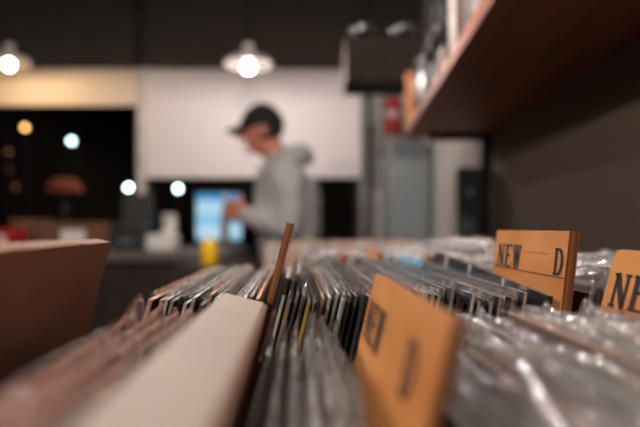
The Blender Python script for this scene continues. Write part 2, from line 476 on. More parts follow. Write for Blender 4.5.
# centre sleeves
seq = [(-.0145, 'slate', 'bag', .291), (-.0083, 'charcoal', 'bag', .2935), (-.0021, 'grey', 'bag', .295), (.0041, 'white', 'bag', .2965), (.0103, 'white', 'bag', .297), (.0165, 'grey', 'bag', .2925)]
nmz = ['slate record in a clear bag across the gap from the thick box set', 'charcoal record in a clear bag, second past the thick box set', 'grey record in a clear bag, third past the thick box set', 'white record in a glossy bag, fourth past the thick box set',
       'white record in a glossy bag, fifth past the thick box set', 'grey record in a clear bag just before the tall blurred divider']
for i, ((x, c, fm, h), nm) in enumerate(zip(seq, nmz)):
    record(nm, g_f, x, Yf+.022+R.uniform(-.004, .003), deg(11.6), c, 'edge_pale' if c == 'white' else 'edge_grey', t=.0030, h=h, w=.312, film=fm, amp=.0008, top=.012, L=.295, peak=(.285, .008, .03) if i in (3, 5) else None)
# the tall blurred divider
divider('nearest plywood divider, blurred, standing tall in the nearest row', .0338, .147, .148, .0228, deg(13.3), t=.0036,
        words=[('NEW', .008, .0120, .0148, .0026, .0172), ('D', .1080, .0120, .0150, .002, .0172)])
seq = [(.050, 'slate', 'bag', .299), (.0590, 'grey', 'bag', .304), (.0685, 'grey', 'bag', .3075), (.0775, 'charcoal', 'bag', .3065), (.0860, 'charcoal', 'film', .311), (.0925, 'black', 'bag', .307), (.1000, 'brown', 'film', .3155),
       (.1065, 'charcoal', 'bag', .308), (.1150, 'slate', 'bag', .309), (.1240, 'grey', 'bag', .3105), (.1335, 'charcoal', 'bag', .3105), (.1430, 'grey', 'bag', .311), (.1505, 'slate', 'bag', .309)]
for i, (x, c, fm, h) in enumerate(seq):
    record('%s record in a %s, %s past the tall blurred divider' % (c, 'glossy bag' if fm == 'bag' else 'clear sleeve', ordw(i+1)), g_f, x, Yf-.012+R.uniform(-.03, .012) if i < 4 else Yf+R.uniform(-.012, .004),
           deg(12.5), c, 'edge_warm' if i in (6, 2) else 'edge_grey', t=.0034, h=h, w=.315, film=fm, amp=.0010 if fm == 'bag' else None, top=.010 if fm == 'bag' else None, L=.307)
divider('rounded plywood divider printed NE, at the edge of the nearest row', .1725, .190, .152, .0136, deg(15), t=.0056, round_corner=.006,
        words=[('NEW', .0075, .0130, .0160, .0030, .0185)])
for i in range(5):
    x = .190+i*.009
    record('%s bagged record, %s behind the rounded divider printed NE' % (['grey', 'charcoal', 'slate', 'black', 'brown'][i], ordw(i+1)), g_f, x, Yf+R.uniform(-.006, .004), deg(14.5), ['grey', 'charcoal', 'slate', 'black', 'brown'][i], 'edge_grey',
           t=.0034, h=.315, film='bag', amp=.0012, top=.008)

# ---- third row, behind
Yb = .735
cl = ['rose', 'white', 'charcoal', 'red', 'grey', 'cream', 'black', 'rose', 'slate', 'white', 'brown', 'charcoal']
j = 0
for i in range(40):
    x = -.005+i*.0088
    if i in (4, 9, 16):
        divider(['plywood divider, leftmost of three in the third row', 'plywood divider in the middle of the third row', 'plywood divider rising behind the blue sleeve in the third row'][(4, 9, 16).index(i)],
                x, Yb+.02, .14, .030+.004*(i % 3), deg(9), t=.005)
        continue
    j += 1
    c = cl[i % 12]
    record('%s bagged record, %s from the open end of the third row' % (c, ordw(j)), 'records in the third row', x, Yb+x*YAW+R.uniform(-.006, .008), deg(9), c, edges[i % 7],
           t=.0045, h=.312+R.uniform(-.004, .004)+(.014 if i in (22, 23, 25, 27, 28, 30) else 0), film='bag', amp=.0008, top=.010)

# ------------------------------------------------------------------ the far rack
fr = thing('far_record_rack', 'dark record rack in front of the man in the hoodie', 'rack', (0, 0, 0), (0, 0, 0))
fx0, fx1, fy0, fy1, fz = -.43, .335, 1.90, 2.62, ZC-.38
obj('base_board', boxm(fx0, fx1, fy0, fy1, fz-.02, fz), M['darkwood'], fr)
obj('side_panel', boxm(fx0-.02, fx0, fy0, fy1, 0, ZC-.12, bev=.002), M['darkwood'], fr)
obj('side_panel', boxm(fx1, fx1+.02, fy0, fy1, 0, ZC-.12, bev=.002), M['darkwood'], fr)
for y in (fy0-.015, 2.252, fy1): obj('cross_panel', boxm(fx0, fx1, y, y+.015, fz-.12, ZC-.13), M['darkwood'], fr)
obj('ledge', boxm(fx0, -.275, fy0, fy1, ZC-.13, ZC-.118, bev=.002), M['darkwood'], fr)
cl = ['rose', 'white', 'cream', 'rose', 'white', 'grey', 'rose', 'cream', 'brown', 'white', 'red', 'cream']
nr = 0
for ri, y0 in enumerate((1.915, 2.275)):
    for i in range(44):
        x = -.165+i*.0112
        c = cl[(i*5+ri*3+i//4) % 12]
        nr += 1
        record('blurred upright record among the rows in front of the hooded man', 'records on the far rack', x, y0+R.uniform(0, .01), deg(4), c, 'edge_warm' if c in ('rose', 'cream', 'brown') else 'edge_pale',
               t=.0062, h=.326+R.uniform(-.006, .008), z0=fz, yaw=0)
# yellow tin on the ledge
yt = thing('tin', 'yellow tin with a pale lid standing on the far rack ledge', 'tin', (P(209.5, 0, 1.96).x, 1.96, ZC-.118))
obj('can', lathe(bmesh.new(), [(.024, 0), (.026, .003), (.026, .072), (.024, .076)], 28), M['yellow'], yt, True)
obj('lid', lathe(bmesh.new(), [(.0245, .0765), (.0245, .086), (.021, .089)], 28), M['white'], yt, True)

# ------------------------------------------------------------------ the room
WY = 4.30                                   # back wall
ZT = 2.90
wallx = lambda y: .52+.042*y
bz = P(0, 67, WY).z                         # lower edge of the dark bulkhead
XL, XR = -3.3, wallx(WY)
struct('floor', boxm(XL-.2, 1.2, -2.2, WY+.2, -.1, 0), M['floor'])
struct('ceiling', boxm(XL-.2, 1.2, -2.2, WY+.2, ZT, ZT+.1), M['ceiling'])
struct('wall_left', boxm(XL-.2, XL, -2.2, WY+.2, 0, ZT), M['wall_taupe'])
struct('wall_rear', boxm(XL-.2, 1.2, -2.3, -2.2, 0, ZT), M['wall_taupe'])
# right wall, with its own direction: taupe near the records, pale beyond
bm = bmesh.new()
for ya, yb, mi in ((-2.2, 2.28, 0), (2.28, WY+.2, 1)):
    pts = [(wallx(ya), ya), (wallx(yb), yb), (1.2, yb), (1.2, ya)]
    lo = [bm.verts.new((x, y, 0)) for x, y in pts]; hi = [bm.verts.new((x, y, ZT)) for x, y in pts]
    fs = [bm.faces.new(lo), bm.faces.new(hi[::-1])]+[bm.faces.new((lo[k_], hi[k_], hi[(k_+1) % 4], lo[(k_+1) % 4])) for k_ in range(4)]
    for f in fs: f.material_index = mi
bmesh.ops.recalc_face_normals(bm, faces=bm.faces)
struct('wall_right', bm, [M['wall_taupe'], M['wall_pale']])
# back wall: sill part, mullion, right part; bulkhead above
sill = .78
xm0, xm1 = P(138, 0, WY).x, P(145, 0, WY).x
xr = P(361, 0, WY).x
bm = bmesh.new()
box(bm, XL, XR+.1, WY, WY+.14, 0, sill); box(bm, xr, XR+.1, WY, WY+.14, sill, bz)
struct('wall_back', bm, M['wall_pale'])
struct('trim_bulkhead', boxm(XL, XR+.1, WY-.02, WY+.14, bz, ZT), M['bulkhead'])
struct('trim_mullion', boxm(xm0, xm1, WY-.015, WY+.12, sill, bz), M['whiteframe'])
for nme, x0, x1 in (('window_1', XL, xm0), ('window_2', xm1, xr)):
    bm = bmesh.new()
    for b in ((x0, x0+.03, sill, bz), (x1-.03, x1, sill, bz), (x0+.03, x1-.03, sill, sill+.035), (x0+.03, x1-.03, bz-.035, bz)):
        box(bm, b[0], b[1], WY+.05, WY+.09, b[2], b[3])
    w = struct(nme, bm, M['frame'])
    struct('pane', boxm(x0+.03, x1-.03, WY+.066, WY+.070, sill+.035, bz-.035), M['glass'], w)
struct('trim_sill', boxm(XL, xr, WY-.06, WY+.05, sill-.03, sill, bev=.004), M['frame'])
# roller blinds
def blind(label, x0, x1, zb, mat, y):
    r = thing('roller_blind', label, 'blind', ((x0+x1)/2, y, bz-.03))
    w = (x1-x0)/2
    bm = bmesh.new(); tube(bm, [(-w, 0, 0), (w, 0, 0)], .022, 14); obj('roller', bm, mat, r)
    zb -= bz-.03
    bm = bmesh.new(); box(bm, -w, w, -.024, -.0225, zb+.012, .004); obj('cloth', bm, mat, r)
    obj('bottom_bar', boxm(-w, w, -.029, -.018, zb, zb+.014, bev=.003), mat, r)
blind('white roller blind pulled halfway down behind the man', xm1+.004, xr-.004, P(0, 178, WY).z, M['blind'], WY+.012)
blind('beige roller blind mostly rolled up over the dark window', XL+.02, xm0-.004, P(0, 106, WY).z, M['blindwarm'], WY+.012)
# dark conduit down the bulkhead, grey pipe on the wall
pp = thing('conduit', 'thin black conduit running down the dark bulkhead', 'pipe', (P(139, 0, WY-.05).x, WY-.05, bz-.02))
bm = bmesh.new(); tube(bm, [(0, 0, 0), (0, 0, ZT-bz+.02)], .019, 12); obj('pipe', bm, M['black'], pp)
for z in (.12, .55): obj('clip', boxm(-.03, .03, .02, .03, z, z+.03), M['black'], pp)
pp = thing('wall_pipe', 'grey vertical pipe beside the white roller blind', 'pipe', (P(367, 0, WY-.04).x, WY-.035, 0))
bm = bmesh.new(); tube(bm, [(0, 0, 0), (0, 0, ZT)], .026, 14); obj('pipe', bm, M['pipe'], pp)
for z in (.9, 1.75): obj('collar', lathe(bmesh.new(), [(.027, z), (.032, z+.01), (.032, z+.03), (.027, z+.04)], 14), M['pipe'], pp)

# fire extinguisher and a hanging cord on the back wall
ex = thing('fire_extinguisher', 'red fire extinguisher bracketed to the back wall beside the shelf end', 'fire extinguisher', (P(393.5, 0, WY-.08).x, WY-.085, P(0, 134, WY-.08).z))
obj('cylinder', lathe(bmesh.new(), [(.045, 0), (.052, .012), (.052, .2), (.04, .235), (.02, .25)], 24), M['red'], ex, True)
obj('valve', lathe(bmesh.new(), [(.016, .25), (.016, .285), (.022, .29), (.022, .3)], 12), M['black'], ex)
obj('label_band', lathe(bmesh.new(), [(.0526, .11), (.0526, .15)], 24), M['white'], ex, True)
bm = bmesh.new(); tube(bm, [(0, -.01, .28), (-.05, -.02, .27), (-.068, -.01, .2), (-.066, 0, .08)], .009, 8); obj('hose', bm, M['black'], ex)
obj('bracket', boxm(-.02, .02, .05, .084, .05, .2), M['steel'], ex)
cd = thing('hanging_cord', 'dark cord with a plug hanging down the back wall', 'cord', (P(383, 0, WY-.02).x, WY-.015, P(0, 158, WY).z))
bm = bmesh.new(); tube(bm, [(0, 0, .05), (.008, 0, .2), (-.004, 0, .4), (.01, 0, .62)], .006, 8); obj('cable', bm, M['black'], cd)
obj('plug', lathe(bmesh.new(), [(.014, 0), (.026, .012), (.026, .05), (.012, .068)], 14), M['black'], cd, True)

# pale blue-grey cabinet in the far corner
x0, x1 = P(391, 0, 3.70).x, wallx(3.70)-.02
tc_ = thing('tall_cabinet', 'pale blue-grey tall cabinet in the far corner under the shelf end', 'cabinet', (x0, 3.70, 0))
w_ = x1-x0
obj('carcass', boxm(0, w_, .02, .50, .06, 1.62, bev=.004), M['bluegrey'], tc_)
obj('plinth', boxm(.01, w_-.01, .04, .48, 0, .06), M['black'], tc_)
for z0_, z1_ in ((.08, .80), (.815, 1.60)):
    d_ = obj('door', boxm(.004, w_-.004, .002, .0195, z0_, z1_, bev=.003), M['bluegrey'], tc_)
    bm = bmesh.new(); zm = z1_-.12 if z0_ < .5 else z0_+.12
    tube(bm, [(.03, .001, zm-.05), (.03, -.025, zm-.05), (.03, -.025, zm+.05), (.03, .001, zm+.05)], .005, 8); obj('handle', bm, M['steel'], d_)

# ------------------------------------------------------------------ wooden wall shelf at the right
SH = ZC+.34
ang = -math.atan(.042)
def wall_thing(name, label, cat, y, z, group=None):
    return thing(name, label, cat, (wallx(y), y, z), (0, 0, ang), group)
sh = wall_thing('wall_shelf', 'long orange-brown wooden shelf on the near wall, seen from below', 'shelf', .25, SH)
LS = 2.33-.25
obj('plank', boxm(-.30, -.002, 0, LS, 0, .032, bev=.002), M['shelfwood'], sh)
for y in (LS-.08,):
    bm = bmesh.new(); box(bm, -.03, -.002, y, y+.03, -.16, -.001); box(bm, -.22, -.03, y+.004, y+.026, -.022, -.001)
    obj('bracket', bm, M['black'], sh)
def shelf_item(name, label, cat, y, dx, z=SH+.0325, group=None, extra=0.):
    o = thing(name, label, cat, (wallx(y)-dx, y, z), (0, 0, ang+extra), group)
    return o
o = shelf_item('bookend', 'orange wooden block bookend at the far end of the shelf', 'bookend', 2.295, .272, SH+.0325)
obj('upright', boxm(-.028, .028, -.012, .012, 0, .20, bev=.003), M['orangewood'], o)
obj('foot', boxm(-.028, .028, -.06, -.012, 0, .012, bev=.002), M['orangewood'], o)
for i, (y, dx, cc) in enumerate(((2.20, .25, 'a'), (2.12, .20, 'b'))):
    o = shelf_item('jar', ['small shiny steel jar beside the orange bookend', 'small shiny steel jar set back from the orange bookend'][i], 'jar', y, dx)
    obj('body', lathe(bmesh.new(), [(.026, 0), (.03, .004), (.03, .19), (.024, .2)], 20), M['steel'], o, True)
    obj('lid', lathe(bmesh.new(), [(.027, .2005), (.027, .222), (.02, .228)], 20), M['steel'], o, True)
sc_cols = ['slate', 'white', 'charcoal', 'grey', 'teal', 'cream', 'black', 'grey', 'white', 'slate', 'brown', 'grey', 'charcoal', 'white']
for i in range(26):
    y = 2.02-i*.058
    c = sc_cols[i % 14]
    hh = .235+.03*math.sin(i*2.3)
    o = shelf_item('book', '%s book standing on the wall shelf, %s from the steel jars' % (c, ordw(i+1)), 'book', y, .265-.02*((i*7) % 5)/5, group='books on the wall shelf')
    t = .016+.012*((i*5) % 4)/3
    bm = bmesh.new(); box(bm, -.0, .002+.19, -t/2, -t/2+.002, 0, hh); box(bm, 0, .192, t/2-.002, t/2, 0, hh); box(bm, 0, .002, -t/2+.002, t/2-.002, 0, hh)
    obj('cover', bm, M['cov_'+c], o)
    obj('page_block', boxm(.0025, .186, -t/2+.0022, t/2-.0022, .003, hh-.004), M['white'], o)
o = shelf_item('headphones', 'black headphones propped on the books on the wall shelf', 'headphones', 1.66, .288)
bm = bmesh.new(); tube(bm, [(0, .07*math.cos(PI*k_/12), .155+.085*math.sin(PI*k_/12)) for k_ in range(13)], .007, 8); obj('headband', bm, M['black'], o)
for s in (-1, 1):
    bm = bmesh.new(); ball(bm, (0, s*.07, .045+.075), .02, .026, .042, 2); obj('ear_cup', bm, M['black'], o, True)
    bm = bmesh.new(); tube(bm, [(0, s*.07, .0), (0, s*.07, .09)], .006, 8); obj('stand_post', bm, M['black'], o)

# deep dark shelf box further along
bxp = thing('deep_wall_shelf', 'deep dark wooden box shelf high up beyond the long shelf', 'shelf', (P(347, 0, 2.78).x, 2.78, P(0, 81, 2.78).z))
wd = wallx(2.78)-P(347, 0, 2.78).x-.004
bm = bmesh.new()
box(bm, 0, wd, 0, .30, 0, .02); box(bm, 0, .02, 0, .30, .02, .2); box(bm, .02, wd, 0, .018, .02, .2); box(bm, .02, wd, .282, .30, .02, .2)
obj('carcass', bm, M['darkwood'], bxp)
obj('edge_strip', boxm(-.006, 0, 0, .30, 0, .2, bev=.002), M['rackwood'], bxp)
for i, (px_, s_) in enumerate(((362, 1.), (402, .9))):
    o = thing('bowl', ['steel bowl on the deep dark shelf, at its outer corner', 'steel bowl on the deep dark shelf, nearer the wall'][i], 'bowl', (P(px_, 0, 2.86).x, 2.86, bxp.location.z+.0205))
    obj('stand', lathe(bmesh.new(), [(.05, 0), (.03, .01), (.012, .03), (.012, .2)], 18), M['steel'], o, True)
    obj('basin', lathe(bmesh.new(), [(.012, .2), (.045, .21), (.062, .25), (.059, .25), (.04, .215), (.005, .206)], 18), M['steel'], o, True)
    
# side cabinet and the speaker on it
cb = thing('side_cabinet', 'dark low cabinet against the near wall under the speaker', 'cabinet', (wallx(2.15), 2.15, 0), (0, 0, ang))
obj('body', boxm(-.21, -.004, -.12, .25, 0, ZC-.10, bev=.003), M['darkwood'], cb)
obj('top', boxm(-.215, -.004, -.125, .26, ZC-.0998, ZC-.08, bev=.003), M['darkwood'], cb)
for y in (-.11, .07):
    d_ = obj('door', boxm(-.226, -.2105, y, y+.17, .06, ZC-.12, bev=.002), M['darkwood'], cb)
    obj('knob', boxm(-.242, -.2265, y+.13, y+.145, .6, .615, bev=.003), M['steel'], d_)
sp = thing('speaker', 'dark speaker in a brown wooden case standing under the shelf', 'speaker', (P(476, 0, 2.12).x, 2.16, ZC-.0795), (0, 0, deg(-24)))
obj('case', boxm(-.05, .05, -.045, .06, 0, .285, bev=.004), M['darkwood'], sp)
obj('grille', boxm(-.042, .036, -.052, -.0455, .012, .273, bev=.003), M['spk'], sp)
bm = bmesh.new()
for z, r_ in ((.09, .03), (.2, .018)):
    g = bmesh.new(); lathe(g, [(r_, 0), (r_*.95, .004), (r_*.7, .002)], 24)
    bmesh.ops.rotate(g, verts=g.verts, matrix=Matrix.Rotation(PI/2, 3, 'X')); bmesh.ops.translate(g, verts=g.verts, vec=(-.003, -.0525, z))
    obj('driver_ring', g, M['black'], sp)

# ------------------------------------------------------------------ the counter at the left
CT = ZC-.105
ct = thing('counter', 'long dark shop counter with a grey worktop behind the records', 'counter', (0, 0, 0))
cx0, cx1, cy0, cy1 = -2.9, -.405, 2.70, 3.56
obj('cabinet_body', boxm(cx0+.03, cx1-.03, cy0+.04, cy1-.02, .08, CT-.04), M['darkwood'], ct)
obj('plinth', boxm(cx0+.06, cx1-.06, cy0+.09, cy1-.05, 0, .08), M['black'], ct)
obj('worktop', boxm(cx0, cx1, cy0, cy1, CT-.04, CT, bev=.004), M['counter'], ct)
for k_ in range(4):
    x = cx0+.06+k_*.605
    obj('front_panel', boxm(x, x+.58, cy0+.022, cy0+.039, .1, CT-.06, bev=.004), M['darkwood'], ct)
def screen_mat():
    m, nt, out = new_mat('lit_screen')
    e = nt.nodes.new('ShaderNodeEmission'); e.inputs[1].default_value = 1.0
    tc = nt.nodes.new('ShaderNodeTexCoord'); sx = nt.nodes.new('ShaderNodeSeparateXYZ')
    nt.links.new(tc.outputs['Generated'], sx.inputs[0])
    cr = nt.nodes.new('ShaderNodeValToRGB'); cr.color_ramp.interpolation = 'CONSTANT'
    el = cr.color_ramp.elements
    el[0].position = 0; el[0].color = srgb(150,202,230); el[1].position = .85; el[1].color = srgb(70,150,205)
    n_ = el.new(.12); n_.color = srgb(190,220,236); n2_ = el.new(.3); n2_.color = srgb(140,196,228); n3 = el.new(.55); n3.color = srgb(176,216,236)
    nt.links.new(sx.outputs['Z'], cr.inputs['Fac']); nt.links.new(cr.outputs[0], e.inputs[0]); nt.links.new(e.outputs[0], out.inputs['Surface'])
    return m
sd = 3.40
scx = P(219, 0, sd).x
mo = thing('monitor', 'lit pale blue computer screen beside the man', 'monitor', (scx, sd, CT+.0005), (0, 0, deg(6)))
obj('foot', boxm(-.07, .07, -.05, .06, 0, .012, bev=.003), M['black'], mo)
obj('neck', boxm(-.02, .02, .005, .025, .012, .12), M['black'], mo)
mb = P(0, 240, sd).z-(CT+.0005)
obj('housing', boxm(-.128, .128, -.012, .004, mb-.012, mb+.262, bev=.003), M['black'], mo)
obj('screen', boxm(-.12, .12, -.0135, -.0125, mb, mb+.252), screen_mat(), mo)
bt = thing('bottle', 'pale slim bottle standing in front of the lit screen', 'bottle', (P(225, 0, 3.318).x, 3.318, CT+.0005))
obj('body', lathe(bmesh.new(), [(.02, 0), (.024, .005), (.024, .17), (.012, .225), (.010, .26)], 18), M['cream'], bt, True)
obj('cap', lathe(bmesh.new(), [(.012, .2605), (.012, .285), (.009, .288)], 14), M['white'], bt, True)

# cartons, red box, white printer, orange lamp on the counter
def carton(label, px0, px1, pyt, d, lab=False, mat='kraft', depth=.25):
    x0, x1 = P(px0, 0, d).x, P(px1, 0, d).x; h = P(0, pyt, d).z-CT
    o = thing('carton', label, 'box', ((x0+x1)/2, d, CT+.0005)); w = (x1-x0)/2
    obj('body', boxm(-w, w, 0, depth, 0, h-.003, bev=.003), M[mat], o)
    bm = bmesh.new(); box(bm, -w, -.002, 0, depth, h-.0028, h); box(bm, .002, w, 0, depth, h-.0028, h); obj('flap', bm, M[mat], o)
    if lab: obj('shipping_label', boxm(-w*.32, w*.35, -.0016, -.0004, h*.18, h*.72), M['white'], o)
carton('wide brown carton with a white label on the counter', 37, 108, 222, 2.85, True)
carton('smaller brown carton standing at the counter end behind a red box', 10, 32, 219, 2.95)
carton('red and white box at the near edge of the counter', -8, 11, 229, 2.78, True, 'red', .15)
pr = thing('receipt_printer', 'white receipt printer with curling paper on the counter', 'printer', (P(163, 0, 2.95).x, 2.95, CT+.0005))
obj('body', boxm(-.065, .065, -.06, .08, 0, .075, bev=.012), M['white'], pr)
bm = bmesh.new()
pth = [(-.01, -.0+.03*math.sin(k_*.35), .076+.012*k_) for k_ in range(9)]
for a, b in zip(pth, pth[1:]):
    s0 = .0; bm.faces.new([bm.verts.new(v) for v in ((a[0], a[1], a[2]), (a[0]+.07, a[1]-.01, a[2]), (b[0]+.07, b[1]-.01, b[2]), (b[0], b[1], b[2]))])
bmesh.ops.remove_doubles(bm, verts=bm.verts, dist=.0005)
pap = obj('paper_roll_end', bm, M['white'], pr, True); sm = pap.modifiers.new('thick', 'SOLIDIFY'); sm.thickness = .0006
cr_ = thing('cash_register', 'black cash register on the counter between the cartons and the white printer', 'cash register', (P(132, 0, 2.95).x, 2.95, CT+.0005))
obj('drawer', boxm(-.078, .085, -.10, .14, 0, .085, bev=.004), M['frame'], cr_)
obj('keypad', boxm(-.072, .078, -.08, .06, .0852, .13, bev=.012), M['frame'], cr_)
obj('display', boxm(-.072, .078, .07, .10, .0852, .27, bev=.005), M['frame'], cr_)
obj('handle', boxm(-.03, .03, -.112, -.1002, .035, .047, bev=.003), M['steel'], cr_)
lp = thing('table_lamp', 'unlit orange dome table lamp on the counter before the dark window', 'lamp', (P(65, 0, 3.38).x, 3.38, CT+.0005))
obj('base', lathe(bmesh.new(), [(.07, 0), (.07, .012), (.02, .02)], 24), M['black'], lp, True)
bm = bmesh.new(); tube(bm, [(0, 0, .018), (0, 0, .31)], .009, 10); obj('stem', bm, M['black'], lp)
obj('shade', lathe(bmesh.new(), [(.098, .298), (.097, .306), (.082, .345), (.05, .37), (.012, .378)], 28), M['orange'], lp, True)

# ------------------------------------------------------------------ pendant lamps
BULB = {'white': emit_mat('lamp_glow_white', (1, .88, .85, 1), 1000), 'warm': emit_mat('lamp_glow_warm', (1, .68, .40, 1), 520), 'room': emit_mat('lamp_glow_room', (1, .87, .79, 1), 2900)}
def pendant(label, x, y, zr, rad, glow, k=1.):
    o = thing('pendant_lamp', label, 'lamp', (x, y, zr), group='pendant lamps')
    # shade: thin shell, open below
    pr_ = [(rad, 0), (rad*.98, .012), (rad*.75, .035), (rad*.35, .055), (.03, .062), (.03, .11)]
    inn = [(r_-.003 if r_ > .04 else r_-.004, h_-.0025) for r_, h_ in pr_[::-1]]
    for nm_, pf in (('shade', pr_), ('glare_lining', inn)):  # inner shell is an added dark layer that tones down the lit inside
        bm = bmesh.new(); lathe(bm, pf, 36)
        caps = [f for f in bm.faces if len(f.verts) > 4]; bmesh.ops.delete(bm, geom=caps, context='FACES_ONLY')
        obj(nm_, bm, M['enamel' if nm_ == 'shade' else 'lining'], o, True)
    bm = bmesh.new(); lathe(bm, [(.018, .03), (.02, .035), (.02, .108), (.012, .125)], 14); obj('socket', bm, M['enamel_dark'], o, True)
    bm = bmesh.new(); tube(bm, [(0, 0, .12), (0, 0, ZT-zr)], .004, 8); obj('cord', bm, M['black'], o)
    bm = bmesh.new(); ball(bm, (0, 0, -.014), .024*k, sub=3); obj('bulb', bm, BULB[glow], o, True)
    return o
p = P(248.5, 64.5, 3.45); pendant('white enamel pendant lamp lit above the man in the cap', p.x, p.y, p.z, .135, 'white')
p = P(9, 62.5, 3.82); pendant('warm lit pendant lamp before the beige blind', p.x, p.y, p.z, .13, 'warm')
pendant('pendant lamp hanging over the aisle beside the near rack', -1.35, -.30, 2.05, .135, 'room', 1.15)
pendant('pendant lamp hanging above the third row of records', -.16, 1.10, 2.22, .135, 'room', 1.15)

# ------------------------------------------------------------------ outside, at night
struct('ground', boxm(-14, 8, WY+.15, 26, -.4, -.3), M['asphalt'])
hs = thing('building', 'dark building across the street outside the window', 'building', (0, 0, 0))
obj('facade', boxm(-14, 8, 22, 24, -.3, 9), M['facade'], hs)
obj('roof', boxm(-14.3, 8.3, 21.7, 24.3, 9, 9.3), M['asphalt'], hs)
def street_lamp(label, px, py, d, col, s, r=.05):
    p = P(px, py, d)
    o = thing('street_lamp', label, 'street lamp', (p.x, p.y, -.3), group='lights outside the window')
    bm = bmesh.new(); tube(bm, [(0, .12, 0), (0, .12, p.z+.3+.15), (0, 0, p.z+.3+.15)], .03, 8); obj('post', bm, M['frame'], o)
    bm = bmesh.new(); ball(bm, (0, 0, p.z+.3), r, sub=2); obj('globe', bm, emit_mat('street_glow', col, s), o, True)
street_lamp('round amber street light outside, high beyond the dark window', 25, 127.5, 14, srgb(255,190,110), 10)
street_lamp('round cool white street light outside, right of the amber one', 71.5, 141, 14, srgb(205,238,250), 17)
street_lamp('round cool white street light outside beside the white mullion', 128.5, 187.5, 14, srgb(215,248,255), 24)
street_lamp('round cool white street light outside below the white blind', 178, 188.5, 14, srgb(215,248,255), 24)
street_lamp('faint amber street light outside, below the amber one', 8.5, 152, 15, srgb(255,190,120), .35)
street_lamp('faint amber street light outside, lower of the dim pair', 15.5, 187, 16.5, srgb(255,180,110), .3)
street_lamp('faint amber street light outside, upper of the dim pair', 10, 169, 18, srgb(255,180,110), .4)

# ------------------------------------------------------------------ the man
DM = 3.0
q = lambda px, py, dy=0.: P(px, py, DM)+Vector((0, dy, 0))
man = thing('person', 'person in a grey hoodie and black cap looking down at the counter', 'person', (P(288, 0, DM).x, DM, 0))
org = Vector(man.location)
def finish(o, vox, it, loc=True):
    m = o.modifiers.new('weld', 'REMESH'); m.mode = 'VOXEL'; m.voxel_size = vox; m.use_smooth_shade = True
    s = o.modifiers.new('relax', 'SMOOTH'); s.iterations = it; s.factor = .5
    return o
def loc(bm): bmesh.ops.translate(bm, verts=bm.verts, vec=-org)
def ellring(bm, rows):
    n = 28; rings = []
    for c, rx, ry in rows:
        rings.append([bm.verts.new(Vector(c)+Vector((rx*math.cos(2*PI*k_/n), ry*math.sin(2*PI*k_/n), 0))) for k_ in range(n)])
    for A, B in zip(rings, rings[1:]):
        for k_ in range(n): bm.faces.new((A[k_], A[(k_+1) % n], B[(k_+1) % n], B[k_]))
    bm.faces.new(rings[0][::-1]); bm.faces.new(rings[-1])
HC = q(263, 131)                                            # centre of the head
HR = Matrix.Rotation(deg(-6), 4, 'Y')                      # looking down and to the left
HT = Matrix.Translation(HC) @ HR
def head(bm, grow=0.):
    vs = bmesh.ops.create_icosphere(bm, subdivisions=4, radius=1)['verts']
    for v in vs:
        x, y, z = v.co
        X, Y, Z = x*(.098+grow), y*(.076+grow), z*(.118+grow)
        if z < 0:
            f = 1-.30*(-z)**1.6
            Y *= f
            X = X*(1-.22*(-z)) - .018*(-z)
            if x > 0: X -= .045*(-z)**1.5*x                   # nape drawn in under the skull
            if x < 0 and z < -.35: X += .010*math.exp(-((z+.42)/.12)**2)*(-x)
        if x < -.55 and z > -.75: X = X*.96                    # flatter face
        if x < -.5 and abs(z-.02) < .16 and .18 < abs(y) < .55: X += .010*math.exp(-((z-.02)/.10)**2)   # eye sockets
        v.co = Vector((X, Y, Z))
    bmesh.ops.transform(bm, matrix=HT, verts=vs)
J = dict(neck=q(279, 158), chest=q(286, 188), waist=q(288, 226), hip=Vector((q(290, 0).x, DM, .92)))
sh_n, sh_f = q(287, 176, -.165), q(284, 176, .165)
el_n, el_f = q(291, 229, -.20), q(288, 228, .21)
wr_n, wr_f = q(250, 215, -.13), q(246, 217, .10)
hips = [(Vector((J['hip'].x, DM+s*.095, .90)), Vector((J['hip'].x-.02, DM+s*.10, .49)), Vector((J['hip'].x+.02, DM+s*.105, .08))) for s in (-1, 1)]
bm = bmesh.new()
head(bm)
def hpt(x, y, z): return HT @ Vector((x, y, z))
capsule(bm, hpt(-.092, 0, .02), hpt(-.118, 0, -.022), .009, .014)                       # nose
ball(bm, hpt(-.108, .011, -.028), .009, sub=2); ball(bm, hpt(-.108, -.011, -.028), .009, sub=2)
ball(bm, hpt(-.094, 0, -.054), .010, .022, .006, 2); ball(bm, hpt(-.092, 0, -.064), .010, .019, .006, 2)   # lips
ball(bm, hpt(-.088, 0, -.094), .016, .020, .014, 2)                                       # chin
for s in (-1, 1):
    ball(bm, hpt(-.078, s*.045, -.02), .022, .02, .02, 2)                                 # cheek
    ball(bm, hpt(.008, s*.078, -.008), .018, .008, .032, 2)                               # ear
chain(bm, [hpt(.015, 0, -.06), J['neck'], J['chest']+Vector((0, 0, .05))], [.058, .060, .08])
ellring(bm, [(J['hip']+Vector((0, 0, -.05)), .095, .15), (J['hip']+Vector((0, 0, .03)), .10, .165), (J['waist']-Vector((0, 0, .02)), .09, .14), (J['chest'], .11, .17), (J['neck']-Vector((0, 0, .06)), .085, .13), (J['neck']-Vector((0, 0, .01)), .05, .06)])
